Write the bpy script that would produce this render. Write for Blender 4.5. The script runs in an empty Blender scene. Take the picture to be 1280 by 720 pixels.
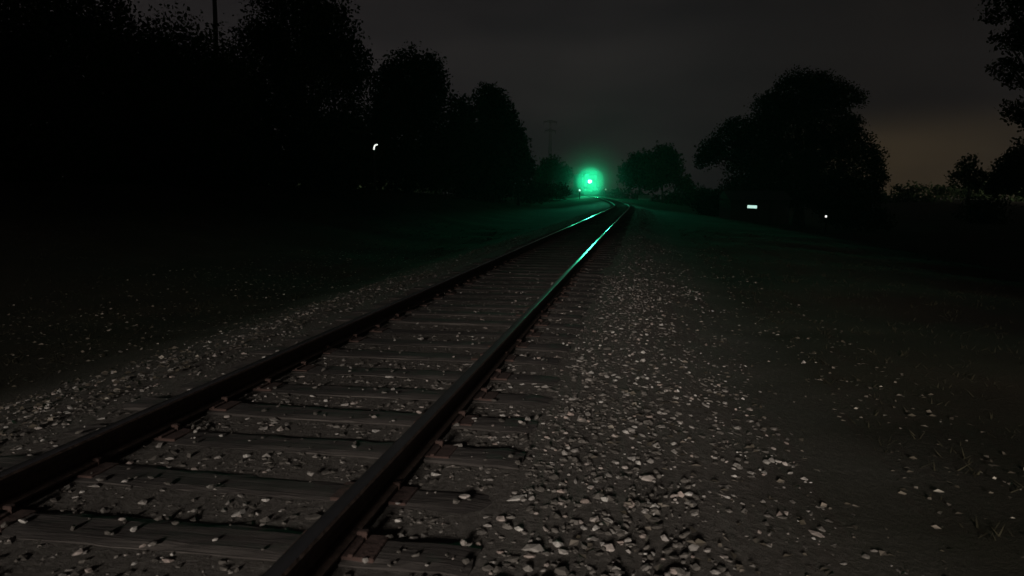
import bpy, math, random
import numpy as np
from mathutils import Vector, Matrix

random.seed(7)
RNG = np.random.default_rng(11)
PI = math.pi
scene = bpy.context.scene
COL = scene.collection

# ------------------------------------------------------------------ camera
F = 914.0
H = 1.305
PITCH = math.radians(7.3)
cam_d = bpy.data.cameras.new('camera')
cam = bpy.data.objects.new('camera', cam_d)
COL.objects.link(cam)
cam.location = (0, 0, H)
cam.rotation_euler = (PI/2 - PITCH, 0, 0)
cam_d.sensor_width = 36
cam_d.lens = 36*F/1280
cam_d.dof.use_dof = True
cam_d.dof.focus_distance = 14
cam_d.dof.aperture_fstop = 5.2
cam_d.clip_start = 0.05
cam_d.clip_end = 2000
scene.camera = cam


def at(px, py, Y):
    """world point at distance Y ahead that lies in direction of photo pixel"""
    a, b = (px-640)/F, (360-py)/F
    c, s = math.cos(PITCH), math.sin(PITCH)
    dy = c + b*s
    dz = -s + b*c
    k = Y/dy
    return Vector((a*k, Y, H + dz*k))


# ------------------------------------------------------------------ materials
def mat(name):
    m = bpy.data.materials.new(name)
    m.use_nodes = True
    nt = m.node_tree
    b = nt.nodes['Principled BSDF']
    return m, nt, b


def ramp(nt, stops):
    r = nt.nodes.new('ShaderNodeValToRGB')
    e = r.color_ramp.elements
    while len(e) > 1:
        e.remove(e[-1])
    e[0].position, e[0].color = stops[0][0], (*stops[0][1], 1)
    for p, c in stops[1:]:
        k = e.new(p)
        k.color = (*c, 1)
    return r


def noise(nt, scale, detail=4, rough=.6, coord='Object', vec_scale=None):
    tc = nt.nodes.new('ShaderNodeTexCoord')
    n = nt.nodes.new('ShaderNodeTexNoise')
    n.inputs['Scale'].default_value = scale
    n.inputs['Detail'].default_value = detail
    n.inputs['Roughness'].default_value = rough
    if vec_scale:
        mp = nt.nodes.new('ShaderNodeMapping')
        mp.inputs['Scale'].default_value = vec_scale
        nt.links.new(tc.outputs[coord], mp.inputs['Vector'])
        nt.links.new(mp.outputs[0], n.inputs['Vector'])
    else:
        nt.links.new(tc.outputs[coord], n.inputs['Vector'])
    return n


def simple(name, c1, c2, scale=6, rough=.8, metal=0, bump=.0, vec=None):
    m, nt, b = mat(name)
    n = noise(nt, scale, vec_scale=vec)
    r = ramp(nt, [(.3, c1), (.7, c2)])
    nt.links.new(n.outputs['Fac'], r.inputs[0])
    nt.links.new(r.outputs[0], b.inputs['Base Color'])
    b.inputs['Roughness'].default_value = rough
    b.inputs['Metallic'].default_value = metal
    if bump:
        bp = nt.nodes.new('ShaderNodeBump')
        bp.inputs['Strength'].default_value = bump
        bp.inputs['Distance'].default_value = .02
        nt.links.new(n.outputs['Fac'], bp.inputs['Height'])
        nt.links.new(bp.outputs[0], b.inputs['Normal'])
    return m


def emissive(name, col, strength):
    m, nt, b = mat(name)
    b.inputs['Base Color'].default_value = (*[min(1, c) for c in col], 1)
    b.inputs['Emission Color'].default_value = (*col, 1)
    b.inputs['Emission Strength'].default_value = strength
    return m


def island(name, stops, rough=.9, noise_scale=0, spec=.3):
    m, nt, b = mat(name)
    g = nt.nodes.new('ShaderNodeNewGeometry')
    r = ramp(nt, stops)
    nt.links.new(g.outputs['Random Per Island'], r.inputs[0])
    out = r.outputs[0]
    if noise_scale:
        n = noise(nt, noise_scale, 5)
        r2 = ramp(nt, [(.3, (.55, .55, .55)), (.7, (1, 1, 1))])
        nt.links.new(n.outputs['Fac'], r2.inputs[0])
        mx = nt.nodes.new('ShaderNodeMix')
        mx.data_type = 'RGBA'
        mx.blend_type = 'MULTIPLY'
        mx.inputs[0].default_value = 1
        nt.links.new(out, mx.inputs[6])
        nt.links.new(r2.outputs[0], mx.inputs[7])
        out = mx.outputs[2]
    nt.links.new(out, b.inputs['Base Color'])
    b.inputs['Roughness'].default_value = rough
    b.inputs['Specular IOR Level'].default_value = spec
    return m


M = {}
M['leaf'] = island('leaf', [(0, (.018, .030, .010)), (.5, (.030, .045, .014)), (1, (.048, .060, .020))], .95, spec=.05)
M['leaf_dark'] = island('leaf_dark', [(0, (.014, .024, .010)), (1, (.032, .042, .018))], .95, spec=.05)
M['bark'] = simple('bark', (.035, .028, .02), (.10, .08, .06), 9, .95, 0, .6, (1, 1, .2))
M['stone'] = island('stone', [(0, (.085, .075, .065)), (.42, (.13, .115, .10)), (.62, (.18, .16, .14)), (.74, (.27, .245, .22)),
                              (.84, (.40, .36, .325)), (.91, (.37, .29, .25)), (.95, (.50, .46, .42)), (1, (.58, .54, .49))], .95, 40, .1)
M['leaf_litter'] = island('leaf_litter', [(0, (.05, .04, .025)), (.6, (.12, .10, .075)), (.85, (.24, .2, .16)), (1, (.38, .34, .28))], .9)
M['grass'] = island('grass', [(0, (.016, .014, .008)), (.6, (.024, .021, .012)), (1, (.034, .03, .018))], .95, spec=.1)
M['rust'] = simple('rust_steel', (.05, .034, .026), (.11, .070, .052), 25, .85, .0, .3)
M['plate_rust'] = simple('plate_rust', (.035, .018, .013), (.075, .042, .033), 18, .95, 0, .5)
M['dark_paint'] = simple('dark_paint', (.010, .012, .015), (.016, .019, .024), 3, .85)
M['yellow_paint'] = simple('yellow_paint', (.25, .16, .02), (.35, .22, .03), 5, .5)
M['black_steel'] = simple('black_steel', (.012, .012, .012), (.03, .03, .03), 8, .6, .4)
M['grey_steel'] = simple('grey_steel', (.12, .125, .13), (.2, .2, .2), 6, .6, .3)
M['concrete'] = simple('concrete', (.18, .175, .16), (.28, .27, .25), 5, .9, 0, .2)
M['siding'] = simple('siding', (.05, .045, .04), (.08, .07, .06), 4, .8, vec=(1, 1, 8))
M['roofing'] = simple('roofing', (.03, .03, .032), (.05, .05, .05), 12, .9)
M['pole_wood'] = simple('pole_wood', (.05, .04, .03), (.09, .075, .06), 8, .9, vec=(1, 1, .1))
M['red_reflector'] = simple('red_reflector', (.3, .03, .02), (.4, .05, .03), 5, .3)

# rail head: polished running surface
m, nt, b = mat('polished_rail_top')
n = noise(nt, 3.0, 3, vec_scale=(1, 1, 1))
r = ramp(nt, [(.3, (.45, .44, .42)), (.7, (.62, .61, .59))])
nt.links.new(n.outputs['Fac'], r.inputs[0])
nt.links.new(r.outputs[0], b.inputs['Base Color'])
b.inputs['Metallic'].default_value = 1
b.inputs['Roughness'].default_value = .26
M['rail_top'] = m

# glass
m, nt, b = mat('dark_glass')
b.inputs['Base Color'].default_value = (.01, .012, .015, 1)
b.inputs['Roughness'].default_value = .08
M['glass'] = m

# tie wood
m, nt, b = mat('weathered_tie')
n1 = noise(nt, 5, 6, .7, vec_scale=(.5, 6, 6))
n2 = noise(nt, 2.0, 3)
r1 = ramp(nt, [(.25, (.028, .023, .020)), (.5, (.060, .051, .045)), (.70, (.11, .096, .086)), (.86, (.22, .20, .18))])
r2 = ramp(nt, [(.3, (.45, .42, .40)), (.7, (1, .98, .96))])
mx = nt.nodes.new('ShaderNodeMix')
mx.data_type = 'RGBA'
mx.blend_type = 'MULTIPLY'
mx.inputs[0].default_value = 1
nt.links.new(n1.outputs['Fac'], r1.inputs[0])
nt.links.new(n2.outputs['Fac'], r2.inputs[0])
nt.links.new(r1.outputs[0], mx.inputs[6])
nt.links.new(r2.outputs[0], mx.inputs[7])
nt.links.new(mx.outputs[2], b.inputs['Base Color'])
b.inputs['Roughness'].default_value = .95
bp = nt.nodes.new('ShaderNodeBump')
bp.inputs['Strength'].default_value = .9
bp.inputs['Distance'].default_value = .012
nt.links.new(n1.outputs['Fac'], bp.inputs['Height'])
nt.links.new(bp.outputs[0], b.inputs['Normal'])
M['tie'] = m

# ground: gravelly dirt near the track, dark dead grass further out
m, nt, b = mat('ground_soil')
tc = nt.nodes.new('ShaderNodeTexCoord')
at_ = nt.nodes.new('ShaderNodeAttribute')
at_.attribute_name = 'bed'
na = noise(nt, 22, 8, .75)
nb = noise(nt, .35, 5, .6)
rbed = ramp(nt, [(.3, (.09, .08, .069)), (.55, (.16, .143, .126)), (.75, (.27, .242, .218))])
rgr = ramp(nt, [(.3, (.016, .014, .009)), (.55, (.028, .024, .015)), (.75, (.052, .043, .028))])
nt.links.new(na.outputs['Fac'], rbed.inputs[0])
nt.links.new(nb.outputs['Fac'], rgr.inputs[0])
mx = nt.nodes.new('ShaderNodeMix')
mx.data_type = 'RGBA'
nt.links.new(at_.outputs['Fac'], mx.inputs[0])
nt.links.new(rgr.outputs[0], mx.inputs[6])
nt.links.new(rbed.outputs[0], mx.inputs[7])
nt.links.new(mx.outputs[2], b.inputs['Base Color'])
b.inputs['Roughness'].default_value = 1
b.inputs['Specular IOR Level'].default_value = .1
bp = nt.nodes.new('ShaderNodeBump')
bp.inputs['Strength'].default_value = 1
bp.inputs['Distance'].default_value = .03
nt.links.new(na.outputs['Fac'], bp.inputs['Height'])
nt.links.new(bp.outputs[0], b.inputs['Normal'])
M['ground'] = m

GREEN = (.02, 1.0, .40)
M['headlight'] = emissive('headlight_glow', (.45, 1.0, .85), 30)
M['white_lamp'] = emissive('white_lamp', (.95, 1.0, .92), 1.0)
M['lit_window'] = emissive('lit_window', (.64, 1.0, .88), .85)
M['dot_lamp'] = emissive('dot_lamp', (1, .96, .92), 1.2)
M['signal_lamp'] = emissive('signal_lamp', (.55, 1.0, .8), 1.6)
M['dim_lamp'] = emissive('dim_lamp', (.6, .75, .6), .30)


# ------------------------------------------------------------------ mesh helpers
class MB:
    def __init__(self):
        self.v, self.f, self.mi = [], [], []

    def add(self, vs, fs, mi=0):
        o = len(self.v)
        self.v += [tuple(v) for v in vs]
        self.f += [tuple(i+o for i in f) for f in fs]
        self.mi += [mi]*len(fs)

    def box(self, c, s, rot=None, bev=0, mi=0):
        x, y, z = s[0]/2, s[1]/2, s[2]/2
        if bev <= 0:
            vs = [(sx*x, sy*y, sz*z) for sz in (-1, 1) for sy in (-1, 1) for sx in (-1, 1)]
            fs = [(0, 2, 3, 1), (4, 5, 7, 6), (0, 1, 5, 4), (2, 6, 7, 3), (0, 4, 6, 2), (1, 3, 7, 5)]
        else:
            # chamfer the vertical and top edges
            k = bev
            ring = [(-x+k, -y), (x-k, -y), (x, -y+k), (x, y-k), (x-k, y), (-x+k, y), (-x, y-k), (-x, -y+k)]
            ins = [(-x+k, -y+k), (x-k, -y+k), (x-k, -y+k), (x-k, y-k), (x-k, y-k), (-x+k, y-k), (-x+k, y-k), (-x+k, -y+k)]
            vs = [(a, c_, -z) for a, c_ in ring] + [(a, c_, z-k) for a, c_ in ring] + [(a, c_, z) for a, c_ in ins]
            fs = [tuple(range(7, -1, -1))]
            for i in range(8):
                j = (i+1) % 8
                fs.append((i, j, 8+j, 8+i))
                fs.append((8+i, 8+j, 16+j, 16+i))
            fs.append((16, 18, 20, 22))
        R = rot or Matrix.Identity(3)
        self.add([R @ Vector(v) + Vector(c) for v in vs], fs, mi)

    def tube(self, pts, rad, n=8, cap=True, mi=0):
        pts = [Vector(p) for p in pts]
        vs, fs = [], []
        for i, p in enumerate(pts):
            d = (pts[min(i+1, len(pts)-1)] - pts[max(i-1, 0)]).normalized()
            a = d.orthogonal().normalized() if abs(d.z) > .95 else d.cross(Vector((0, 0, 1))).normalized()
            if abs(d.z) > .95:
                a = (Vector((1, 0, 0)) - d*d.x).normalized()
            b_ = d.cross(a)
            r = rad[i] if hasattr(rad, '__len__') else rad
            for k in range(n):
                t = 2*PI*k/n
                vs.append(p + a*(math.cos(t)*r) + b_*(math.sin(t)*r))
        for i in range(len(pts)-1):
            for k in range(n):
                fs.append((i*n+k, i*n+(k+1) % n, (i+1)*n+(k+1) % n, (i+1)*n+k))
        if cap:
            fs.append(tuple(range(n-1, -1, -1)))
            fs.append(tuple((len(pts)-1)*n+k for k in range(n)))
        self.add(vs, fs, mi)

    def cyl(self, c, axis, r, h, n=20, mi=0):
        a = Vector(axis).normalized()
        c = Vector(c)
        self.tube([c-a*h/2, c+a*h/2], r, n, True, mi)

    def build(self, name, mats, parent=None, smooth=False):
        me = bpy.data.meshes.new(name)
        me.from_pydata(self.v, [], self.f)
        if not isinstance(mats, (list, tuple)):
            mats = [mats]
        for mm in mats:
            me.materials.append(mm)
        me.polygons.foreach_set('material_index', self.mi)
        if smooth:
            me.polygons.foreach_set('use_smooth', [True]*len(self.f))
        me.update()
        o = bpy.data.objects.new(name, me)
        COL.objects.link(o)
        if parent:
            o.parent = parent
        return o


def np_mesh(name, V, Fc, material, parent=None, smooth=False):
    """V (n,3) array, Fc (m,k) array of faces with a constant number of corners"""
    me = bpy.data.meshes.new(name)
    k = Fc.shape[1]
    me.vertices.add(len(V))
    me.vertices.foreach_set('co', V.astype(np.float32).ravel())
    me.loops.add(Fc.size)
    me.loops.foreach_set('vertex_index', Fc.astype(np.int32).ravel())
    me.polygons.add(len(Fc))
    me.polygons.foreach_set('loop_start', np.arange(0, Fc.size, k, dtype=np.int32))
    me.polygons.foreach_set('use_smooth', np.full(len(Fc), smooth))
    me.materials.append(material)
    me.update(calc_edges=True)
    me.validate()
    o = bpy.data.objects.new(name, me)
    COL.objects.link(o)
    if parent:
        o.parent = parent
    return o


def tag(o, label=None, cat=None, group=None, kind=None):
    if label:
        o['label'] = label
    if cat:
        o['category'] = cat
    if group:
        o['group'] = group
    if kind:
        o['kind'] = kind
    return o


def empty(name, loc, rz=0):
    o = bpy.data.objects.new(name, None)
    COL.objects.link(o)
    o.location = loc
    o.rotation_euler = (0, 0, rz)
    o.empty_display_size = .3
    return o


def copy_tree(o, parent=None):
    c = o.copy()
    COL.objects.link(c)
    if parent:
        c.parent = parent
    for ch in list(o.children):
        copy_tree(ch, c)
    return c


# ------------------------------------------------------------------ track geometry
GAUGE = 1.435


def cx(y):
    x = -1.87 + .1772*y
    if y > 50:
        x -= 1.3e-5*(y-50)**3
    return x


def rise(y):
    if y <= 90:
        return 0.0
    t = min(1, (y-90)/42)
    return 0.95*t**1.4 + max(0, y-132)*.012


def heading(y):
    return math.atan((cx(y+.1)-cx(y-.1))/.2)


def track(y, d, z=0):
    h = heading(y)
    return Vector((cx(y)+d*math.cos(h), y-d*math.sin(h), rise(y)+z))


def d_of(x, y):
    """signed sideways distance from the track centre (approximate)"""
    return (x-cx(min(y, 190)))*math.cos(heading(min(y, 190)))


def sm(a, b, x):
    t = min(1, max(0, (x-a)/(b-a)))
    return t*t*(3-2*t)


def hnoise(x, y, s=1.0):
    return (math.sin(x*1.3*s+.7*math.sin(y*.9*s))+math.sin(y*1.7*s+1.1*math.sin(x*.8*s+2)))*.5


def ground_z(x, y):
    d = d_of(x, y)
    base = rise(min(max(y, 0), 200))
    a = abs(d)
    z = -.32*sm(1.5, 3.4, a)
    if d < 0:
        z += (2.0*sm(5, 17, a) + 1.5*sm(17, 60, a))*(1-.85*sm(50, 95, y))
    else:
        z -= 1.75*sm(3.5, 24, a)
        z += 1.6*sm(60, 120, a)
    if y < -12:
        z += 22*sm(-12, -45, y)*sm(14, 24, abs(x+7-(y+13)*.24))  # unseen banks added behind the camera, raising the woods that block the light
    z += .05*hnoise(x, y, .7)*sm(2.2, 5, a) + .012*hnoise(x, y, 4)*sm(1, 2.5, a)
    return z + base*(1-sm(6, 40, a))


def geo(a0, a1, n, p):
    t = np.linspace(0, 1, n)
    return a0+(a1-a0)*t**p


ys = np.concatenate([-geo(0, 380, 26, 2.6)[::-1][:-1], geo(0, 420, 210, 2.1)])
us = np.concatenate([-geo(0, 420, 90, 2.4)[::-1][:-1], geo(0, 420, 90, 2.4)])
V, bed = [], []
for y in ys:
    yy = min(max(y, -40), 190)
    for u in us:
        x = cx(yy)+u
        V.append((x, y, ground_z(x, max(y, -40))))
        a = abs(u)
        edge = 2.6 if u > 0 else 2.5
        f = 1-sm(edge-1.1, edge+1.3+.3*hnoise(x, y, 2.1), a + .18*hnoise(x*1.3, y*1.1, 3))
        bed.append(f)
nx = len(us)
ii, jj = np.meshgrid(np.arange(len(ys)-1), np.arange(nx-1), indexing='ij')
a = (ii*nx+jj).ravel()
Fg = np.stack([a, a+1, a+nx+1, a+nx], 1)
g = np_mesh('ground', np.array(V), Fg, M['ground'], smooth=True)
at2 = g.data.attributes.new('bed', 'FLOAT', 'POINT')
at2.data.foreach_set('value', np.array(bed, dtype=np.float32))
tag(g, kind='structure')

# ------------------------------------------------------------------ rails
prof = [(-.058, 0), (-.058, .012), (-.012, .032), (-.010, .10), (-.036, .112), (-.036, .140), (-.028, .150),
        (-.020, .1535), (0, .1545), (.020, .1535),
        (.028, .150), (.036, .140), (.036, .112), (.010, .10), (.012, .032), (.058, .012), (.058, 0)]
RAIL_Z0 = .025
yl = np.concatenate([np.arange(-6, 60, .5), np.arange(60, 185, .7)])


def rail(side, label):
    mb = MB()
    n = len(prof)
    for y in yl:
        for px, pz in prof:
            mb.v.append(tuple(track(y, side*(GAUGE/2+.036)+px, RAIL_Z0+pz*.86)))
    for i in range(len(yl)-1):
        for k in range(n):
            k2 = (k+1) % n
            mb.f.append((i*n+k, i*n+k2, (i+1)*n+k2, (i+1)*n+k))
            mb.mi.append(1 if 6 <= k <= 9 else 0)
    o = mb.build('rail', [M['rust'], M['rail_top']])
    tag(o, label, 'rail', 'rails of the single track')
    return o


rail(-1, 'long dark steel rail running in from the frame edge, farther from the pale ballast shoulder')
rail(1, 'long dark steel rail beside the pale ballast shoulder, catching the strongest green gleam')

# ------------------------------------------------------------------ ties
TIE_Z = .019


def tie_mesh(seed):
    r = random.Random(seed)
    mb = MB()
    L, W, Hh = 2.55, .225, .17
    nxs, nys = 26, 5
    vs, fs = [], []
    for i in range(nxs+1):
        x = -L/2+L*i/nxs
        endr = 1 if i in (0, nxs) else 0
        for j in range(nys+1):
            t = j/nys
            yv = (t-.5)*W + r.uniform(-.004, .004)*(1 if j in (0, nys) else .5)
            z = TIE_Z + .003*math.sin(x*2.3+seed) + r.uniform(-.002, .002)
            if j in (0, nys):
                z -= .006+r.uniform(0, .008)
            if endr:
                z -= .01
                x_ = x + r.uniform(-.02, .02)
            else:
                x_ = x
            vs.append((x_, yv, z))
    for i in range(nxs):
        for j in range(nys):
            q = i*(nys+1)+j
            fs.append((q, q+nys+1, q+nys+2, q+1))
    top = len(vs)
    # sides
    loop = [i*(nys+1) for i in range(nxs+1)] + [nxs*(nys+1)+j for j in range(1, nys+1)] + \
           [i*(nys+1)+nys for i in range(nxs-1, -1, -1)] + [j for j in range(nys-1, 0, -1)]
    lo = []
    for q in loop:
        x, y, z = vs[q]
        vs.append((x, y, -Hh))
        lo.append(len(vs)-1)
    for k in range(len(loop)):
        k2 = (k+1) % len(loop)
        fs.append((loop[k], lo[k], lo[k2], loop[k2]))
    mb.add(vs, fs)
    o = mb.build('tie', M['tie'])
    me = o.data
    bpy.data.objects.remove(o)
    return me


def plate_mesh():
    mb = MB()
    mb.box((0, 0, .009), (.34, .18, .018), bev=.004)
    mb.box((.083, 0, .022), (.02, .18, .012), bev=.003)
    mb.box((-.083, 0, .022), (.02, .18, .012), bev=.003)
    o = mb.build('tie_plate', M['plate_rust'])
    me = o.data
    bpy.data.objects.remove(o)
    return me


def spike_mesh():
    mb = MB()
    mb.box((0, 0, .012), (.018, .018, .03))
    mb.box((.008, 0, .033), (.042, .03, .014), bev=.004)
    o = mb.build('spike', M['plate_rust'])
    me = o.data
    bpy.data.objects.remove(o)
    return me


tmesh = [tie_mesh(s) for s in range(6)]
pmesh, smesh = plate_mesh(), spike_mesh()
proto_ties = []
for k in range(6):
    t = bpy.data.objects.new('railway_tie', tmesh[k])
    COL.objects.link(t)
    tag(t, 'x', 'railway tie', 'wooden ties under the rails')
    for s in (-1, 1):
        p = bpy.data.objects.new('tie_plate', pmesh)
        COL.objects.link(p)
        p.parent = t
        p.location = (s*(GAUGE/2+.036), 0, TIE_Z-.012)
        for sx, sy, rz in ((-1, -.05, 0), (1, .05, PI)):
            q = bpy.data.objects.new('spike', smesh)
            COL.objects.link(q)
            q.parent = p
            q.location = (sx*.088, sy, .012)
            q.rotation_euler = (0, 0, rz)
    proto_ties.append(t)

ORD = ['nearest to the camera, cut by the frame bottom', 'second ahead of the camera', 'third ahead of the camera',
       'fourth ahead of the camera', 'fifth ahead of the camera', 'sixth ahead of the camera', 'seventh ahead of the camera',
       'eighth ahead of the camera', 'ninth ahead of the camera', 'tenth ahead of the camera', 'eleventh ahead of the camera',
       'twelfth ahead of the camera']
y = 1.12
first = True
used = [False]*6
idx = 0
tie_ys = []
while y < 132 and idx < 260:
    k = random.randrange(6) if idx > 5 else idx
    near = y < 24
    if near:
        if not used[k]:
            t = proto_ties[k]
            used[k] = True
        else:
            t = copy_tree(proto_ties[k])
    else:
        t = proto_ties[k].copy()
        COL.objects.link(t)
    t.location = track(y, random.uniform(-.05, .05), random.uniform(-.010, .006))
    t.rotation_euler = (random.uniform(-.012, .012), random.uniform(-.006, .006), -heading(y)+random.uniform(-.02, .02))
    if idx < len(ORD):
        t['label'] = 'dark weathered wooden tie, ' + ORD[idx]
    elif near:
        t['label'] = 'weathered wooden tie further along, in the grey blurred middle stretch of track'
        t['group'] = 'ties in the middle stretch of track'
    else:
        t['label'] = 'dark distant wooden tie between the rails toward the green headlight'
        t['group'] = 'distant ties under the rails'
    tie_ys.append(y)
    y += .53*math.cos(heading(y))+random.uniform(-.025, .025)
    idx += 1


# ------------------------------------------------------------------ ballast stones
def ico():
    t = (1+5**.5)/2
    v = np.array([(-1, t, 0), (1, t, 0), (-1, -t, 0), (1, -t, 0), (0, -1, t), (0, 1, t), (0, -1, -t), (0, 1, -t),
                  (t, 0, -1), (t, 0, 1), (-t, 0, -1), (-t, 0, 1)], float)
    v /= np.linalg.norm(v[0])
    f = np.array([(0, 11, 5), (0, 5, 1), (0, 1, 7), (0, 7, 10), (0, 10, 11), (1, 5, 9), (5, 11, 4), (11, 10, 2), (10, 7, 6),
                  (7, 1, 8), (3, 9, 4), (3, 4, 2), (3, 2, 6), (3, 6, 8), (3, 8, 9), (4, 9, 5), (2, 4, 11), (6, 2, 10), (8, 6, 7), (9, 8, 1)])
    return v, f


IV, IF = ico()


def rot_rand(n):
    q = RNG.normal(size=(n, 4))
    q /= np.linalg.norm(q, axis=1)[:, None]
    w, x, y, z = q.T
    R = np.stack([1-2*(y*y+z*z), 2*(x*y-z*w), 2*(x*z+y*w), 2*(x*y+z*w), 1-2*(x*x+z*z), 2*(y*z-x*w),
                  2*(x*z-y*w), 2*(y*z+x*w), 1-2*(x*x+y*y)], 1).reshape(n, 3, 3)
    return R


def stones(P, S, mtl, name):
    n = len(P)
    v = IV[None]*(1+RNG.uniform(-.33, .25, (n, 12, 1)))
    sc = np.stack([RNG.uniform(.8, 1.35, n), RNG.uniform(.65, 1.05, n), RNG.uniform(.45, .85, n)], 1)
    v = v*sc[:, None, :]
    R = rot_rand(n)
    v = np.einsum('nij,nkj->nki', R, v)
    v[:, :, 2] *= .62
    v = v*(S[:, None, None])+P[:, None, :]
    Fc = (IF[None]+(np.arange(n)*12)[:, None, None]).reshape(-1, 3)
    return np_mesh(name, v.reshape(-1, 3), Fc, mtl)


tya = np.array(tie_ys)
P, S = [], []


def scatter(y0, y1, dens, smin, smax, dark=False):
    L = y1-y0
    n = int(dens*L*7.1)
    yy = RNG.uniform(y0, y1, n)
    dd = RNG.uniform(-3.6, 3.5, n)
    ss = smin*(smax/smin)**(RNG.random(n)**1.9)
    for y, d, s in zip(yy, dd, ss):
        a = abs(d)
        # thin out towards the edges
        if d > 1.8 and RNG.random() < ((d-1.8)/1.7)**.7:
            continue
        if d < -1.1 and RNG.random() < .42+(-d-1.1)/4.2:
            continue
        if .62 < a < .86 and s > .022 and RNG.random() < .7:
            continue
        h = heading(y)
        x = cx(y)+d*math.cos(h)
        yw = y-d*math.sin(h)
        z = ground_z(x, yw)
        lift = -.16*s
        if a < .7 and RNG.random() < .35:
            continue
        # ties: only a few loose stones lie on top
        if a < 1.3:
            near = np.abs(tya-y).min()
            if near < .12:
                if RNG.random() < .86:
                    continue
                z = TIE_Z+rise(y)
                s = min(s, .02)
                lift = .2*s
        P.append((x, yw, z+lift))
        S.append(s)


scatter(.7, 5, 520, .007, .030)
scatter(5, 12, 270, .009, .033)
scatter(12, 30, 70, .014, .034)
scatter(30, 70, 30, .025, .045)
scatter(.8, 6, 70, .022, .040)
P, S = np.array(P), np.array(S)
b_ = stones(P, S, M['stone'], 'ballast')
tag(b_, 'loose mix of dark and pale crushed stones between and beside the rails', 'ballast', kind='stuff')


# fallen leaves and twigs scattered left of the track
def cards(P, s0, s1, mtl, name, flat=.35, kind_label=None):
    n = len(P)
    s = RNG.uniform(s0, s1, n)
    base = np.array([(-.5, 0, 0), (0, -.32, .06), (.5, 0, .0), (0, .32, .10)])
    v = np.repeat(base[None], n, 0)*s[:, None, None]
    ang = RNG.uniform(0, 2*PI, n)
    tl = RNG.normal(0, flat, n)
    c, sn = np.cos(tl), np.sin(tl)
    y2 = v[:, :, 1]*c[:, None]-v[:, :, 2]*sn[:, None]
    z2 = v[:, :, 1]*sn[:, None]+v[:, :, 2]*c[:, None]
    c, sn = np.cos(ang)[:, None], np.sin(ang)[:, None]
    x3 = v[:, :, 0]*c-y2*sn
    y3 = v[:, :, 0]*sn+y2*c
    V = np.stack([x3, y3, z2], 2)+P[:, None, :]
    Fc = np.arange(n*4).reshape(n, 4)
    return np_mesh(name, V.reshape(-1, 3), Fc, mtl)


LP = []
for _ in range(9000):
    y = .8+22*random.random()**1.5
    d = -1.5-random.random()**1.6*5.5 if random.random() < .72 else 1.6+random.random()*2.6
    p = track(y, d)
    LP.append((p.x, p.y, ground_z(p.x, p.y)+.012))
ll = cards(np.array(LP), .018, .06, M['leaf_litter'], 'fallen_leaves')
tag(ll, 'dry leaves and bits of litter strewn over dark soil beside the track', 'fallen leaves', kind='stuff')

# short grass and weeds
GV, GF = [], []
for _ in range(4200):
    y = .9+34*random.random()**1.4
    left = random.random() < .5
    d = (-3.4-random.random()**1.2*9) if left else (3.4+random.random()**1.2*11)
    p = track(y, d)
    z = ground_z(p.x, p.y)
    for k in range(6):
        x0, y0 = p.x+random.gauss(0, .05), p.y+random.gauss(0, .05)
        hh = random.uniform(.012, .05)*(1+.5*(random.random() < .08))
        a_ = random.uniform(0, 2*PI)
        w = random.uniform(.003, .006)*(1+y*.05)
        lx, ly = random.gauss(0, .045), random.gauss(0, .045)
        o = len(GV)
        GV += [(x0-w*math.cos(a_), y0-w*math.sin(a_), z-.01), (x0+w*math.cos(a_), y0+w*math.sin(a_), z-.01),
               (x0+lx, y0+ly, z+hh)]
        GF.append((o, o+1, o+2))
gr = np_mesh('grass', np.array(GV), np.array(GF), M['grass'])
tag(gr, 'short dark dead grass on the ground beside the ballast', 'grass', kind='stuff')


# ------------------------------------------------------------------ trees
def leaf_cloud(lobes, n, size, clump=9, shell=.55):
    """lobes: list of (centre Vector, (rx,ry,rz)); leaf clumps spread through the lobes"""
    vol = np.array([l[1][0]*l[1][1]*l[1][2] for l in lobes])**(2/3)
    cnt = np.maximum(20, (n*vol/vol.sum()).astype(int))
    out = []
    for (c, r), m_ in zip(lobes, cnt):
        nc = max(14, m_//clump)
        u = RNG.normal(size=(nc, 3))
        u /= np.linalg.norm(u, axis=1)[:, None]
        rad = (shell+(1.06-shell)*RNG.random(nc))*(RNG.random(nc)**.12)
        cc = u*rad[:, None]*np.array(r)+np.array(c)
        pick = RNG.integers(0, nc, m_)
        sp = min(r)*.13+size*.5
        pts = cc[pick]+np.clip(RNG.normal(size=(m_, 3)), -1.5, 1.5)*sp*np.array([1, 1, .7])
        out.append(pts)
    P = np.concatenate(out)
    m_ = len(P)
    base = np.array([(-.5, 0, 0), (-.05, -.3, .05), (.5, 0, -.04), (.05, .3, .06)])
    s = size*RNG.uniform(.6, 1.4, m_)
    R = rot_rand(m_)
    V = np.einsum('nij,kj->nki', R, base)*s[:, None, None]+P[:, None, :]
    return V.reshape(-1, 3), np.arange(m_*4).reshape(m_, 4)


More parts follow.
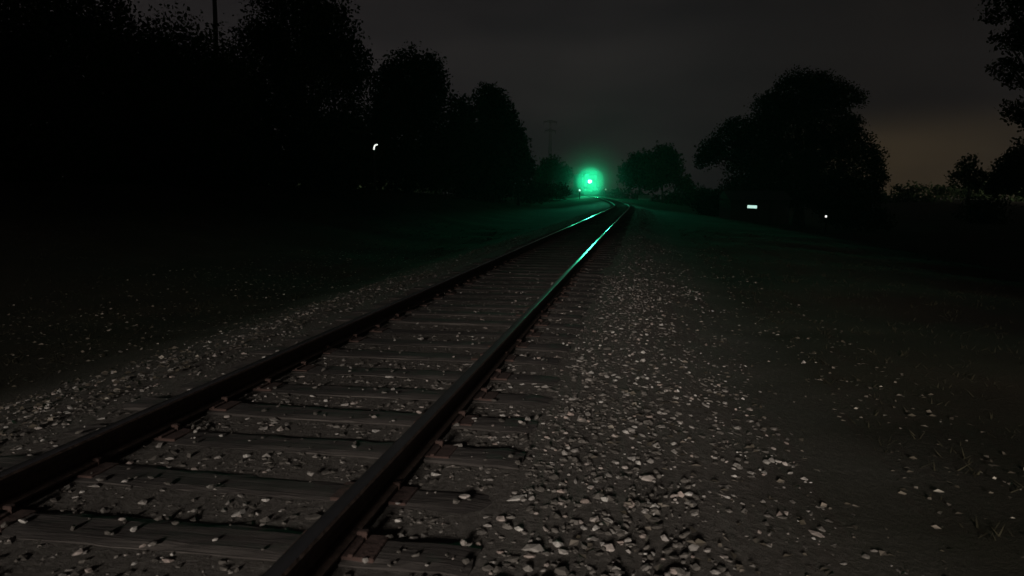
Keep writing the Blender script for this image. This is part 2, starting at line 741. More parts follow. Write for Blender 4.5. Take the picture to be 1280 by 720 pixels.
def make_tree(name, label, Y, lobes_px, n, leaf, trunk_px=None, group=None, mtl='leaf', trunk_r=None, cat='tree', seed=0, limb=(.25, .5)):
    r = random.Random(seed+int(Y*7))
    L = []
    for (px, py, rx, ry) in lobes_px:
        dy = r.uniform(-.6, .6)*rx/F*Y
        p = at(px, py, Y+dy)
        sx, sz = rx/F*Y, ry/F*Y
        L.append((p, (sx, (sx+sz)/2*.9, sz)))
    tx = trunk_px if trunk_px is not None else sum(l[0]*l[2] for l in lobes_px)/sum(l[2] for l in lobes_px)
    bx = at(tx, 240, Y).x
    bz = ground_z(bx, Y)-.1
    root = empty(name, (bx, Y, bz))
    tag(root, label, cat, group)
    o = Vector((bx, Y, bz))
    top = max(l[0].z+l[1][2]*.5 for l in L)
    hgt = top-bz
    tr = trunk_r or max(.10, hgt*.022)
    mb = MB()
    pts, rad = [], []
    hi = max(L, key=lambda l: l[0].z)
    tip = Vector((hi[0].x-bx, hi[0].y-Y, hi[0].z+hi[1][2]*.4-bz))
    for k in range(9):
        t = k/8
        lean = t**1.8
        pts.append(Vector((tip.x*lean+r.uniform(-.04, .04)*hgt*.3*t, tip.y*lean+r.uniform(-.04, .04)*hgt*.3*t, tip.z*t)))
        rad.append(tr*((1-t)**.8)*(1.35 if k == 0 else 1)+.02)
    mb.tube(pts, rad, 9)
    for c, rr in L:
        t0 = r.uniform(*limb)
        p0 = pts[int(t0*8)]
        e = c-o
        for q in range(3):
            tgt = e+Vector((r.uniform(-.6, .6)*rr[0], r.uniform(-.6, .6)*rr[1], r.uniform(-.1, .7)*rr[2]))
            mid = p0.lerp(tgt, .5)+Vector((r.uniform(-.1, .1)*rr[0], r.uniform(-.1, .1)*rr[1], rr[2]*.08))
            mb.tube([p0, p0.lerp(mid, .5)+Vector((0, 0, .05*rr[2])), mid, mid.lerp(tgt, .6), tgt],
                    [tr*.42, tr*.33, tr*.24, tr*.14, tr*.05], 6)
    mb.build('trunk', M['bark'], root, smooth=True)
    V, Fc = leaf_cloud([((c-o), rr) for c, rr in L], n, leaf)
    np_mesh('crown', V, Fc, M[mtl], root)
    return root


WL = 'trees of the wood along the track'
T = make_tree
T('broadleaf_tree', 'huge near dark tree filling the top left corner, black against the sky', 25,
  [(-20, 40, 110, 120), (80, 70, 80, 85), (20, 170, 110, 80), (120, 20, 40, 60), (-90, -60, 120, 100)], 46000, .15, 20, WL, seed=1)
T('broadleaf_tree', 'dark broad tree with low flat top left of the thin bare trunk', 31,
  [(180, 105, 75, 80), (232, 118, 74, 92), (275, 120, 40, 60), (150, 190, 85, 55), (265, 190, 60, 55)], 42000, .16, 190, WL, seed=2)
# thin tall trunk against the sky gap
T('slender_tree', 'thin tall bare trunked tree standing in the sky gap at the top left', 33,
  [(272, -190, 55, 60), (262, -150, 40, 40)], 3000, .18, 274, WL, trunk_r=.13, seed=3, limb=(.8, .9))
T('broadleaf_tree', 'tall dark tree whose crown leaves the top of the frame, stepped edge', 38,
  [(368, 40, 58, 70), (410, 45, 40, 50), (440, 82, 24, 32), (328, 88, 46, 66), (295, 130, 34, 60), (400, 125, 66, 75), (345, 185, 70, 60), (425, 195, 52, 50)],
  52000, .18, 385, WL, seed=4)
T('broadleaf_tree', 'dark rounded tree with flat ragged top just right of the tallest left tree', 55,
  [(512, 98, 32, 38), (540, 108, 20, 42), (490, 118, 26, 40), (515, 170, 50, 60), (545, 205, 28, 35)], 30000, .23, 512, WL, seed=5)
T('broadleaf_tree', 'narrow dark tree filling the notch between the rounded and the pointed tree', 68,
  [(578, 147, 18, 30), (570, 190, 28, 45), (590, 215, 26, 28)], 8000, .34, 578, WL, seed=6)
T('pointed_tree', 'dark pointed tree, sharpest top in the left wood above the far track', 74,
  [(613, 125, 18, 22), (616, 150, 26, 35), (610, 195, 36, 45), (637, 165, 14, 28)], 12000, .34, 615, WL, seed=7)
T('broadleaf_tree', 'last dark tree of the left wood, slope edge falling toward the pylon', 88,
  [(645, 180, 14, 24), (655, 205, 13, 24), (640, 220, 22, 25)], 4200, .40, 648, WL, seed=8)
T('broadleaf_tree', 'small round far tree left of the green headlight below the pylon', 158,
  [(688, 213, 16, 16), (704, 219, 11, 14), (674, 226, 12, 16)], 4200, .55, 690, WL, seed=9)

for i, (Y, px, lobes, lab) in enumerate([
        (46, 40, [(40, 190, 90, 60), (-20, 120, 90, 80), (60, 110, 95, 85), (90, 215, 70, 40)], 'dark back row tree closing the gap under the huge corner tree'),
        (48, 170, [(170, 155, 90, 85), (130, 215, 60, 35), (210, 215, 60, 35)], 'dark back row tree low behind the flat topped tree'),
        (50, 290, [(280, 165, 60, 70), (250, 215, 55, 35), (320, 210, 55, 40)], 'dark back row tree behind the thin bare trunk'),
        (58, 440, [(430, 190, 50, 50), (465, 205, 40, 42), (400, 210, 45, 40), (470, 170, 22, 40)], 'dark back row tree in the notch behind the hooked lamp')]):
    T('broadleaf_tree', lab, Y, lobes, 9000, .34, px, WL, mtl='leaf_dark', seed=90+i)

RT = 'trees on the right of the track'
T('broadleaf_tree', 'round far tree immediately right of the green headlight', 160,
  [(800, 207, 20, 18), (786, 220, 13, 16), (812, 220, 14, 18)], 4600, .6, 800, RT, seed=10)
T('broadleaf_tree', 'far tree with steep right edge, taller one of the pair beyond the curve', 152,
  [(828, 200, 19, 19), (842, 212, 12, 20), (818, 222, 18, 16), (856, 230, 12, 10)], 5200, .6, 828, RT, seed=11)
T('spreading_tree', 'big spreading domed tree standing alone on the right, black against the sky', 60,
  [(1000, 113, 33, 25), (1026, 111, 28, 22), (966, 138, 26, 26), (1054, 122, 27, 18), (925, 165, 27, 21), (893, 186, 19, 18),
   (882, 200, 14, 11), (1000, 165, 66, 50), (942, 198, 38, 36), (1062, 154, 17, 12), (1056, 180, 34, 26), (1088, 200, 19, 19),
   (1098, 222, 12, 15), (1010, 225, 84, 30), (930, 236, 32, 18), (960, 252, 50, 16), (1050, 252, 50, 16), (1078, 238, 26, 14)], 76000, .20, 1000, RT, mtl='leaf', trunk_r=.42, seed=12)
T('thin_tree', 'small thin see-through tree on the horizon under the warm glow', 100,
  [(1211, 212, 14, 18), (1201, 224, 14, 12), (1222, 226, 12, 14)], 1500, .42, 1211, RT, seed=13)
T('broadleaf_tree', 'dark dense tree at the right edge behind the hanging branches', 70,
  [(1275, 212, 28, 30), (1256, 222, 22, 22), (1300, 200, 34, 34), (1245, 235, 14, 12)], 6500, .36, 1285, RT, seed=14)
T('overhanging_tree', 'near tree reaching leafy branches into the top right corner', 17,
  [(1258, 6, 28, 24), (1278, -20, 40, 30), (1264, 50, 24, 16), (1285, 40, 20, 20), (1254, 86, 18, 16), (1275, 95, 18, 14),
   (1272, 138, 22, 16), (1292, 150, 18, 16), (1400, 20, 100, 110), (1370, 120, 70, 60), (1330, -40, 60, 50)], 26000, .085, 1410, RT, trunk_r=.22, seed=15)


# bushes along the edge of the left wood
def bush(name, label, Y, px, w_px, h, group, n=1500, leaf=.16, seed=0):
    r = random.Random(seed)
    x = at(px, 245, Y).x
    z = ground_z(x, Y)
    root = empty(name, (x, Y, z))
    tag(root, label, 'bush', group)
    w = w_px/F*Y
    L = [(Vector((r.uniform(-.5, .5)*w, r.uniform(-.3, .3)*w, h*r.uniform(.35, .6))), (w*.5, w*.5, h*.45)) for _ in range(4)]
    mb = MB()
    for k in range(7):
        t = Vector((r.uniform(-.7, .7)*w, r.uniform(-.5, .5)*w, h*r.uniform(.6, .95)))
        mb.tube([(0, 0, -.05), t*.5+Vector((0, 0, .1)), t], [.03, .02, .006], 5)
    mb.build('stem', M['bark'], root)
    V, Fc = leaf_cloud(L, n, leaf)
    np_mesh('foliage', V, Fc, M['leaf_dark'], root)
    return root


bl = [(24, -10, 150, 2.2, 'wide dark bush at the left frame edge under the huge tree'),
      (28, 110, 130, 2.0, 'dark bush under the wood, right of the widest bush'),
      (31, 225, 120, 1.9, 'dark bush below the low flat topped tree'),
      (36, 320, 110, 2.2, 'dark bush left of the small hooked white lamp'),
      (44, 430, 90, 2.1, 'dark bush in front of the tallest left tree by the hooked lamp'),
      (52, 510, 80, 2.4, 'dark bush below the rounded tree with ragged top'),
      (64, 575, 60, 2.6, 'dark bush below the narrow tree in the notch'),
      (78, 625, 45, 2.8, 'dark bush below the pointed tree beside the track'),
      (98, 664, 36, 3.0, 'dark bush at the far end of the left wood'),
      (122, 690, 30, 3.0, 'low dark bush left of the green headlight')]
for i, (Y, px, w, h, lab) in enumerate(bl):
    bush('bush', lab, Y, px, w, h, 'bushes along the edge of the wood', 1800, .17+.0016*Y, seed=40+i)
br = [(118, 868, 40, 3.6, 'low dark bush between the far pair of trees and the big domed tree'),
      (64, 905, 50, 2.2, 'dark bush left under the big domed tree'),
      (66, 1075, 56, 2.2, 'dark bush right under the big domed tree'),
      (84, 1240, 50, 3.6, 'dark bush at the right edge below the thin tree')]
for i, (Y, px, w, h, lab) in enumerate(br):
    bush('bush', lab, Y, px, w, h, 'bushes in the right field', 2000, .2+.0016*Y, seed=70+i)

# far woods on the horizon, one mass
lobes = []
for k in range(150):
    th = math.radians(-75+150*k/149+random.uniform(-.5, .5))
    R_ = random.uniform(230, 262)
    x, y = R_*math.sin(th), R_*math.cos(th)
    hh = random.uniform(3.2, 5.6)*(1.5 if th < -.1 else 1)
    lobes.append((Vector((x, y, ground_z(x, y)+hh*.42)), (random.uniform(5, 9), 5, hh*.62)))
V, Fc = leaf_cloud(lobes, 42000, 1.1)
fw = np_mesh('far_woods', V, Fc, M['leaf_dark'])
tag(fw, 'low dark line of distant woods along the horizon', 'woods', kind='stuff')

# unseen tall woods added behind the camera to block the light;
# a low gap shaped through them lets it reach only the near stones
lobes = []
for k in range(1900):
    x = random.uniform(-100, 70)
    y = random.uniform(-40, -13)
    bank = 22*sm(-12, -45, y)
    z = bank*.6+random.uniform(0, 88-bank*.6)
    r_ = random.uniform(2.0, 3.6)
    xm = -4.2+(y+13)*.24
    if xm-14.5 < x < xm+8.5 and z-r_*1.15 < 2.5+.235*(-13-y):
        continue
    lobes.append((Vector((x, y, z)), (r_*1.3, r_, r_)))
V, Fc = leaf_cloud(lobes, 270000, 1.9)
shade_woods = np_mesh('woods', V, Fc, M['leaf_dark'])
tag(shade_woods, 'unseen tall woods added behind to block the light except through a low tunnel', 'woods', kind='stuff')

# ------------------------------------------------------------------ locomotive with the green headlight
YL = 131.0
hd = heading(YL)
lp = at(740, 226.6, YL-1.0)
LAMP_H = lp.z-rise(YL)-.17
root = empty('locomotive', track(YL, 0, .158), -hd)
tag(root, 'dark approaching locomotive with one dazzling green headlight at the far curve', 'locomotive')
W_ = 2.9
mb = MB()
mb.box((0, 8.8, 1.35), (W_, 15.0, .3), bev=.05)
mb.box((0, 8.8, 1.05), (2.0, 14.8, .3))
mb.build('underframe', M['black_steel'], root)
mb = MB()
mb.box((0, 2.6, 2.65), (1.9, 2.6, 2.3), bev=.18)
mb.build('nose', M['dark_paint'], root)
mb = MB()
mb.box((0, 5.1, 2.9), (W_, 2.4, 2.8), bev=.08)
mb.build('cab', M['dark_paint'], root)
cab = root.children[-1]
mb = MB()
mb.box((0, 5.1, 4.36), (W_+.1, 2.6, .12), bev=.05)
mb.build('roof', M['dark_paint'], cab)
for sx in (-1, 1):
    mb = MB()
    mb.box((sx*1.19, 3.885, 3.62), (.38, .03, .62), bev=.01)
    mb.build('windshield', M['glass'], cab)
    mb = MB()
    mb.box((sx*(W_/2+.008), 5.1, 3.6), (.03, 1.2, .6), bev=.01)
    mb.build('side_window', M['glass'], cab)
mb = MB()
mb.box((0, 11.2, 2.75), (1.9, 9.6, 2.5), bev=.15)
mb.build('long_hood', M['dark_paint'], root)
mb = MB()
for k, yy in enumerate((9, 11.5, 14)):
    mb.cyl((0, yy, 4.06), (0, 0, 1), .5, .2, 18)
mb.build('roof_fan', M['black_steel'], root)
mb = MB()
mb.add([(-1.4, .55, .95), (1.4, .55, .95), (1.25, .15, .12), (-1.25, .15, .12), (-1.4, .75, .95), (1.4, .75, .95), (1.25, .4, .12), (-1.25, .4, .12)],
       [(0, 3, 2, 1), (4, 5, 6, 7), (0, 1, 5, 4), (2, 3, 7, 6), (0, 4, 7, 3), (1, 2, 6, 5)])
for q in range(len(mb.v)):
    mb.v[q] = (mb.v[q][0], mb.v[q][1]+.75, mb.v[q][2])
mb.build('pilot', M['black_steel'], root)
mb = MB()
mb.box((0, 1.05, .85), (.25, .7, .25), bev=.03)
mb.box((0, .62, .85), (.34, .25, .32), bev=.05)
mb.build('coupler', M['black_steel'], root)
for sx in (-1, 1):
    mb = MB()
    mb.tube([(sx*1.38, 1.4, 1.5), (sx*1.38, 1.4, 2.5), (sx*1.38, 1.6, 2.55), (sx*1.38, 3.85, 2.55)], .022, 6)
    mb.tube([(sx*1.38, 2.3, 1.5), (sx*1.38, 2.3, 2.55)], .02, 6)
    mb.build('handrail', M['yellow_paint'], root)
for yy in (3.2, 13.6):
    mb = MB()
    for sx in (-1, 1):
        mb.box((sx*1.05, yy, .62), (.16, 3.6, .34), bev=.04)
    bg = mb.build('bogie', M['black_steel'], root)
    for k in (-1.25, 1.25):
        mb = MB()
        for sx in (-1, 1):
            mb.cyl((sx*.75, yy+k, .48), (1, 0, 0), .48, .13, 24)
        mb.cyl((0, yy+k, .48), (1, 0, 0), .09, 1.5, 10)
        mb.build('wheelset', M['black_steel'], bg)
mb = MB()
mb.cyl((0, 8.4, .75), (0, 1, 0), .55, 3.2, 20)
mb.build('fuel_tank', M['black_steel'], root)
hx = Matrix.Rotation(hd, 3, 'Z') @ (lp-root.location)
hb = MB()
n = 24
ring = []
for k in range(n):
    t = 2*PI*k/n
    ring.append((math.cos(t), math.sin(t)))
hz = hx.z
vs = [(c*.34+hx.x, 1.02, s*.34+hz) for c, s in ring]+[(c*.34+hx.x, 1.32, s*.34+hz) for c, s in ring]+[(c*.30+hx.x, 1.02, s*.30+hz) for c, s in ring]+[(c*.22+hx.x, 1.22, s*.22+hz) for c, s in ring]
fs = []
for k in range(n):
    j = (k+1) % n
    fs += [(k, n+k, n+j, j), (k, j, 2*n+j, 2*n+k), (2*n+k, 2*n+j, 3*n+j, 3*n+k)]
hb.add(vs, fs)
hl = hb.build('headlight', M['grey_steel'], root)
mb = MB()
mb.cyl((hx.x, 1.19, hz), (0, 1, 0), .225, .03, 24)
mb.build('lens', M['headlight'], hl)
for sx in (-1, 1):
    mb = MB()
    mb.cyl((sx*1.1, 1.24, 1.15), (0, 1, 0), .13, .12, 16)
    d_ = mb.build('ditch_light', M['grey_steel'], root)
    mb = MB()
    mb.cyl((sx*1.1, 1.172, 1.15), (0, 1, 0), .1, .02, 16)
    mb.build('lens', M['glass'], d_)

# the lamp itself
ld = bpy.data.lights.new('headlight_lamp', 'SPOT')
ld.energy = 3300
ld.color = GREEN
ld.spot_size = math.radians(172)
ld.spot_blend = .15
ld.shadow_soft_size = .2
lo = bpy.data.objects.new('headlight_lamp', ld)
COL.objects.link(lo)
lo.parent = root
lo.location = (hx.x, .75, hz)
lo.rotation_euler = (PI/2, 0, PI-math.radians(10))   # aims along local -Y, down the track

bd = bpy.data.lights.new('headlight_beam', 'SPOT')
bd.energy = 27000
bd.color = (.06, 1.0, .5)
bd.spot_size = math.radians(15)
bd.spot_blend = .7
bd.shadow_soft_size = .2
bo = bpy.data.objects.new('headlight_beam', bd)
COL.objects.link(bo)
bo.parent = root
bo.location = (hx.x, .80, hz)
bo.rotation_euler = (PI/2-math.radians(1.2), 0, PI-math.radians(9))

# added ball of vapour that builds the lamp's bloom as a green disc
R_M = 8.0
GLOW_DENS = .335
GLOW_CURVE = [(0, 0), (.10, .07), (.20, .19), (.275, .36), (.305, .33), (.34, .13), (.45, .06), (.65, .025), (1, 0)]
mb = MB()
nu, nv = 32, 16
vs = [(0, 0, 1)]
for i in range(1, nv):
    for k in range(nu):
        a, b2 = PI*i/nv, 2*PI*k/nu
        vs.append((math.sin(a)*math.cos(b2), math.sin(a)*math.sin(b2), math.cos(a)))
vs.append((0, 0, -1))
fs = [(0, 1+k, 1+(k+1) % nu) for k in range(nu)]
for i in range(nv-2):
    for k in range(nu):
        fs.append((1+i*nu+k, 1+(i+1)*nu+k, 1+(i+1)*nu+(k+1) % nu, 1+i*nu+(k+1) % nu))
e0 = 1+(nv-2)*nu
fs += [(e0+k, len(vs)-1, e0+(k+1) % nu) for k in range(nu)]
mb.add([Vector(v)*R_M for v in vs], fs)
mm = bpy.data.materials.new('lamp_glow_volume')
mm.use_nodes = True
nt = mm.node_tree
nt.nodes.remove(nt.nodes['Principled BSDF'])
out = nt.nodes['Material Output']
pv = nt.nodes.new('ShaderNodeVolumePrincipled')
pv.inputs['Color'].default_value = (.9, .92, .92, 1)
tc = nt.nodes.new('ShaderNodeTexCoord')
ln = nt.nodes.new('ShaderNodeVectorMath')
ln.operation = 'LENGTH'
nt.links.new(tc.outputs['Object'], ln.inputs[0])
dv = nt.nodes.new('ShaderNodeMath')
dv.operation = 'DIVIDE'
dv.inputs[1].default_value = R_M
nt.links.new(ln.outputs['Value'], dv.inputs[0])
# density thickens outward to a shell at 2.45 m and thins away beyond it
fc = nt.nodes.new('ShaderNodeFloatCurve')
cu = fc.mapping.curves[0]
for q, (px, py) in enumerate(GLOW_CURVE):
    if q < 2:
        cu.points[q].location = (px, py)
    else:
        cu.points.new(px, py)
for pt in cu.points:
    pt.handle_type = 'VECTOR'
fc.mapping.update()
nt.links.new(dv.outputs[0], fc.inputs['Value'])
ml = nt.nodes.new('ShaderNodeMath')
ml.operation = 'MULTIPLY'
ml.inputs[1].default_value = GLOW_DENS
nt.links.new(fc.outputs[0], ml.inputs[0])
nt.links.new(ml.outputs[0], pv.inputs['Density'])
mm.cycles.volume_step_rate = .12
nt.links.new(pv.outputs[0], out.inputs['Volume'])
bpy.context.view_layer.update()
glow_ball = mb.build('glow_ball', mm, None, smooth=True)
glow_ball.location = lo.matrix_world.translation
tag(glow_ball, 'green bloom of the locomotive headlight, modelled as an added glowing ball of vapour', 'glow_ball', kind='stuff')


# ------------------------------------------------------------------ small lit things and far structures
def marker(label, px, py, Y, lamp, name='marker_post'):
    p = at(px, py, Y)
    z0 = ground_z(p.x, Y)
    root = empty(name, (p.x, Y, z0))
    tag(root, label, 'marker post', 'marker posts beside the far track')
    hgt = p.z-z0
    mb = MB()
    mb.box((0, 0, hgt/2), (.12, .12, hgt+.2), bev=.02)
    mb.build('post', M['black_steel'], root)
    mb = MB()
    mb.cyl((0, -.09, hgt), (0, 1, 0), .2, .06, 16)
    hb_ = mb.build('lamp_housing', M['black_steel'], root)
    mb = MB()
    mb.cyl((0, -.125, hgt), (0, 1, 0), .15, .02, 16)
    mb.build('lens', lamp, hb_)


marker('short post with a small bright pale green lamp left of the glowing headlight', 724.5, 237.8, 126, M['signal_lamp'])
marker('short post with a dim pale lamp right of the glowing headlight', 757, 236.8, 133, M['dim_lamp'])

# hooked white lamp on a pole in the left wood
p = at(470, 184, 33.0)
gz = ground_z(p.x, 33.0)
root = empty('yard_lamp', (p.x, 33.0, gz))
tag(root, 'small white hook shaped lamp on a dark pole in the left wood', 'lamp')
hh = p.z-gz
mb = MB()
mb.tube([(-.10, .08, 0), (-.10, .08, hh+.05)], [.06, .045], 8)
mb.build('pole', M['pole_wood'], root)
mb = MB()
mb.tube([(-.10, 0, hh-.11), (-.085, 0, hh-.02), (-.055, 0, hh+.06), (0, 0, hh+.105), (.075, 0, hh+.11)], [.034, .036, .036, .036, .03], 8)
mb.build('lamp_tube', M['white_lamp'], root)
mb = MB()
mb.box((-.10, .03, hh-.16), (.09, .12, .07), bev=.01)
mb.build('bracket', M['black_steel'], root)

# low dark shed with a lit strip window under the big tree
YS = 55.0
p = at(940.5, 258.5, YS)
gz = ground_z(p.x, YS+1.5)-.2
root = empty('shed', (p.x, YS, gz))
tag(root, 'low dark shed with one lit white strip window below the big domed tree', 'shed')
wz = p.z-gz
hh = max(wz+.5, 1.8)
mb = MB()
mb.box((.6, 1.6, hh/2), (4.4, 3.0, hh))
mb.build('wall', M['siding'], root)
mb = MB()
mb.add([(-1.75, -.1, hh+.002), (2.95, -.1, hh+.002), (2.95, 3.3, hh+.002), (-1.75, 3.3, hh+.002), (-1.75, 1.6, hh+.7), (2.95, 1.6, hh+.7)],
       [(0, 3, 2, 1), (0, 1, 5, 4), (3, 4, 5, 2), (0, 4, 3), (1, 2, 5)])
mb.build('roof', M['roofing'], root)
mb = MB()
rr = Matrix.Rotation(math.radians(2.5), 3, 'Y')
mb.box((0, .07, wz), (.72, .03, .22), rr)
fr = mb.build('window', M['lit_window'], root)
mb = MB()
for sz in (-1, 1):
    mb.box(Vector((0, .07, wz))+rr @ Vector((0, 0, sz*.14)), (.86, .08, .06), rr)
for sx in (-1, 1):
    mb.box(Vector((0, .07, wz))+rr @ Vector((sx*.395, 0, 0)), (.06, .076, .22), rr)
mb.build('frame', M['siding'], fr)
mb = MB()
mb.box((1.9, .085, .95), (.8, .05, 1.8))
dr = mb.build('door', M['siding'], root)

# tiny path light in the right field
YB = 44.0
p = at(1032.5, 270.5, YB)
gz = ground_z(p.x, YB)
root = empty('path_light', (p.x, YB, gz))
tag(root, 'tiny white path light low in the dark right field', 'path light')
hh = max(.25, p.z-gz)
mb = MB()
mb.tube([(0, 0, -.1), (0, 0, hh-.06)], .03, 8)
mb.build('post', M['black_steel'], root)
mb = MB()
mb.cyl((0, 0, hh), (0, 0, 1), .055, .12, 12)
mb.build('lamp_glass', M['dot_lamp'], root)
mb = MB()
mb.tube([(0, 0, hh+.06), (0, 0, hh+.11)], [.09, .02], 12)
mb.build('cap', M['black_steel'], root)

# low concrete barrier right of the far curve
YC = 127.0
p = at(806, 249, YC)
gz = ground_z(p.x, YC)
root = empty('concrete_barrier', (p.x, YC, gz), -.45)
tag(root, 'low pale concrete barrier at the foot of the far trees right of the curve', 'barrier')
mb = MB()
prof2 = [(-.3, -.1), (-.3, .12), (-.16, .3), (-.1, .9), (.1, .9), (.16, .3), (.3, .12), (.3, -.1)]
vs = [(-1.1, a, c) for a, c in prof2]+[(1.1, a, c) for a, c in prof2]
k = len(prof2)
mb.add(vs, [tuple(range(k-1, -1, -1)), tuple(range(k, 2*k))]+[(i, (i+1) % k, k+(i+1) % k, k+i) for i in range(k)])
mb.build('block', M['concrete'], root)

# lattice pylon far behind the left wood
YP = 240.0
p = at(688, 150, YP)
gz = ground_z(p.x, YP)-.2
root = empty('pylon', (p.x, YP, gz), .3)
tag(root, 'faint lattice power pylon far off above the trees left of the green light', 'pylon')
hp = p.z-gz
mb = MB()
w0, w1 = .7, .2
lv = 12
rings = []
for i in range(lv+1):
    t = i/lv
    w = w0*(1-t)+w1*t
    rings.append([Vector((sx*w, sy*w, hp*t)) for sx, sy in ((-1, -1), (1, -1), (1, 1), (-1, 1))])
for k in range(4):
    mb.tube([r_[k] for r_ in rings], .055, 4)
for i in range(lv):
    for k in range(4):
        j = (k+1) % 4
        mb.tube([rings[i][k], rings[i+1][j]], .03, 4)
        mb.tube([rings[i][j], rings[i+1][k]], .03, 4)
mb.build('tower', M['black_steel'], root)
for zz, ww in ((hp-.6, 2.3), (hp-3.4, 1.9)):
    mb = MB()
    mb.tube([(-ww, 0, zz), (0, 0, zz+.5), (ww, 0, zz)], .13, 5)
    mb.tube([(-ww, 0, zz-.05), (ww, 0, zz-.05)], .11, 5)
    ca = mb.build('crossarm', M['black_steel'], root)
    mb = MB()
    for sx in (-1, 1):
        mb.tube([(sx*ww*.95, 0, zz-.1), (sx*ww*.95, 0, zz-.9)], .10, 6)
    mb.build('insulator', M['black_steel'], ca)

# ------------------------------------------------------------------ haze
HZ = 0.00032  # thin volume added so the headlight gets a soft halo
mb = MB()
mb.box((0, 20, 46), (1000, 960, 99))
mh = bpy.data.materials.new('haze')
mh.use_nodes = True
nt = mh.node_tree
nt.nodes.remove(nt.nodes['Principled BSDF'])
pv = nt.nodes.new('ShaderNodeVolumePrincipled')
pv.inputs['Color'].default_value = (.8, .8, .8, 1)
pv.inputs['Density'].default_value = HZ
pv.inputs['Anisotropy'].default_value = .55
nt.links.new(pv.outputs[0], nt.nodes['Material Output'].inputs['Volume'])
hzo = mb.build('haze', mh)
tag(hzo, 'thin haze added over the whole scene to spread the headlight glow', 'haze', kind='stuff')

# ------------------------------------------------------------------ light
EL, AZ = math.radians(12), math.radians(180+14)
sd = bpy.data.lights.new('sun', 'SUN')
sd.energy = 5.0
sd.angle = math.radians(10)
sd.color = (1.0, .93, .86)
so = bpy.data.objects.new('sun', sd)
COL.objects.link(so)
dvec = Vector((-math.sin(AZ)*math.cos(EL), -math.cos(AZ)*math.cos(EL), -math.sin(EL)))
so.rotation_euler = dvec.to_track_quat('-Z', 'Y').to_euler()
so.location = (0, -60, 40)

w = bpy.data.worlds.new('World')
scene.world = w
w.use_nodes = True
nt = w.node_tree
bg = nt.nodes['Background']
sky = nt.nodes.new('ShaderNodeTexSky')
sky.sky_type = 'NISHITA'
sky.sun_disc = False
sky.sun_elevation = EL
sky.sun_rotation = AZ
bw = nt.nodes.new('ShaderNodeHueSaturation')
bw.inputs['Saturation'].default_value = .12
nt.links.new(sky.outputs[0], bw.inputs['Color'])
sc_ = nt.nodes.new('ShaderNodeVectorMath')
sc_.operation = 'SCALE'
sc_.inputs['Scale'].default_value = .0030
nt.links.new(bw.outputs[0], sc_.inputs[0])
# overcast clouds lit from below by a far town, low on the right
tc = nt.nodes.new('ShaderNodeTexCoord')
mp = nt.nodes.new('ShaderNodeMapping')
mp.inputs['Scale'].default_value = (1.6, 1.6, 5.5)
nt.links.new(tc.outputs['Generated'], mp.inputs['Vector'])
cn = nt.nodes.new('ShaderNodeTexNoise')
cn.inputs['Scale'].default_value = 1.7
cn.inputs['Detail'].default_value = 4
nt.links.new(mp.outputs[0], cn.inputs['Vector'])
cr = ramp(nt, [(.32, (.48, .49, .53)), (.68, (1.22, 1.19, 1.10))])
nt.links.new(cn.outputs['Fac'], cr.inputs[0])
mul = nt.nodes.new('ShaderNodeVectorMath')
mul.operation = 'MULTIPLY'
oc = nt.nodes.new('ShaderNodeVectorMath')
oc.operation = 'ADD'
oc.inputs[1].default_value = (.106, .090, .100)
nt.links.new(sc_.outputs[0], oc.inputs[0])
nt.links.new(oc.outputs[0], mul.inputs[0])
nt.links.new(cr.outputs[0], mul.inputs[1])


def toward(px, py, lo, hi):
    dot = nt.nodes.new('ShaderNodeVectorMath')
    dot.operation = 'DOT_PRODUCT'
    dot.inputs[1].default_value = (at(px, py, 100)-Vector((0, 0, H))).normalized()
    nt.links.new(tc.outputs['Generated'], dot.inputs[0])
    g_ = nt.nodes.new('ShaderNodeMapRange')
    g_.inputs['From Min'].default_value = lo
    g_.inputs['From Max'].default_value = hi
    g_.interpolation_type = 'SMOOTHERSTEP'
    nt.links.new(dot.outputs['Value'], g_.inputs['Value'])
    return g_


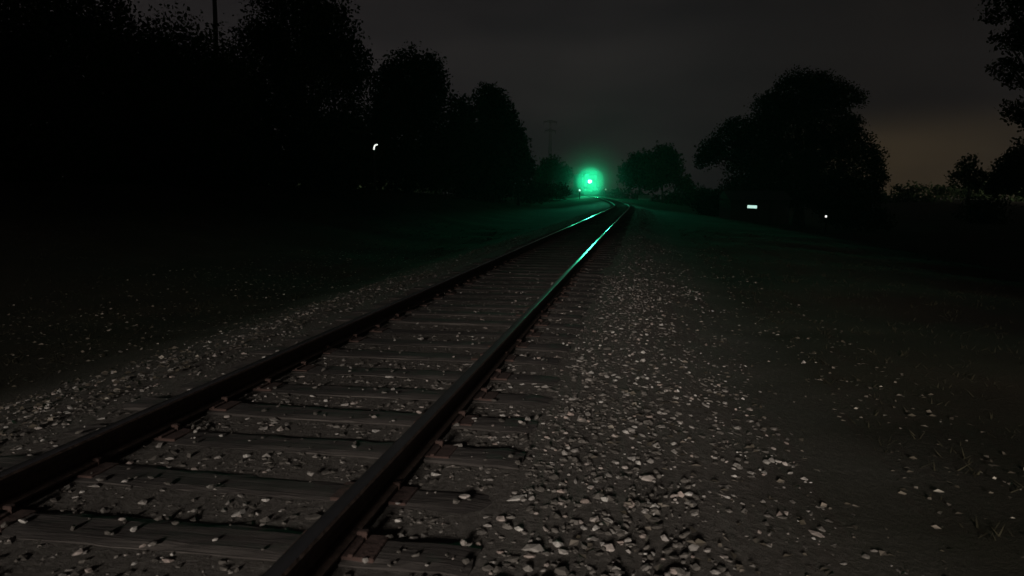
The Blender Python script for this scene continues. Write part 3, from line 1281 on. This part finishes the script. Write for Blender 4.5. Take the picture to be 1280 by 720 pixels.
# height of the sky direction, wobbled by the cloud noise, gives the ragged lower edge of the cloud bank
sp = nt.nodes.new('ShaderNodeSeparateXYZ')
nt.links.new(tc.outputs['Generated'], sp.inputs[0])
wob = nt.nodes.new('ShaderNodeMath')
wob.operation = 'MULTIPLY_ADD'
wob.inputs[1].default_value = .05
nt.links.new(cn.outputs['Fac'], wob.inputs[0])
nt.links.new(sp.outputs['Z'], wob.inputs[2])
edge = nt.nodes.new('ShaderNodeMapRange')
edge.interpolation_type = 'SMOOTHERSTEP'
edge.inputs['From Min'].default_value = .085
edge.inputs['From Max'].default_value = .135
edge.inputs['To Min'].default_value = 1
edge.inputs['To Max'].default_value = .10
nt.links.new(wob.outputs[0], edge.inputs['Value'])
gaz = toward(1215, 225, .955, .999)
gm = nt.nodes.new('ShaderNodeMath')
gm.operation = 'MULTIPLY'
nt.links.new(gaz.outputs[0], gm.inputs[0])
nt.links.new(edge.outputs[0], gm.inputs[1])
# thicker, darker cloud high on the right
dk = toward(1330, 40, .88, .99)
dk.inputs['To Min'].default_value = 1
dk.inputs['To Max'].default_value = .50
dm = nt.nodes.new('ShaderNodeVectorMath')
dm.operation = 'SCALE'
nt.links.new(mul.outputs[0], dm.inputs[0])
nt.links.new(dk.outputs[0], dm.inputs['Scale'])
gl = nt.nodes.new('ShaderNodeVectorMath')
gl.operation = 'SCALE'
gl.inputs[0].default_value = (.20, .135, .055)
nt.links.new(gm.outputs[0], gl.inputs['Scale'])
gl2 = nt.nodes.new('ShaderNodeVectorMath')
gl2.operation = 'MULTIPLY'
nt.links.new(gl.outputs[0], gl2.inputs[0])
nt.links.new(cr.outputs[0], gl2.inputs[1])
ad = nt.nodes.new('ShaderNodeVectorMath')
ad.operation = 'ADD'
nt.links.new(dm.outputs[0], ad.inputs[0])
nt.links.new(gl2.outputs[0], ad.inputs[1])
nt.links.new(ad.outputs[0], bg.inputs['Color'])
bg.inputs['Strength'].default_value = .10

# ------------------------------------------------------------------ view + render settings
scene.view_settings.view_transform = 'Standard'
scene.view_settings.look = 'None'
scene.view_settings.exposure = 0
scene.view_settings.gamma = 1
scene.view_settings.use_curve_mapping = False
scene.render.engine = 'CYCLES'
cy = scene.cycles
cy.volume_bounces = 0
cy.max_bounces = 4
cy.diffuse_bounces = 2
cy.glossy_bounces = 2
cy.transmission_bounces = 2
cy.volume_step_rate = 1
cy.volume_max_steps = 128
cy.use_denoising = True
cy.sample_clamp_indirect = 2
for o in list(COL.objects):
    if o.get('label') == 'x':
        bpy.data.objects.remove(o)
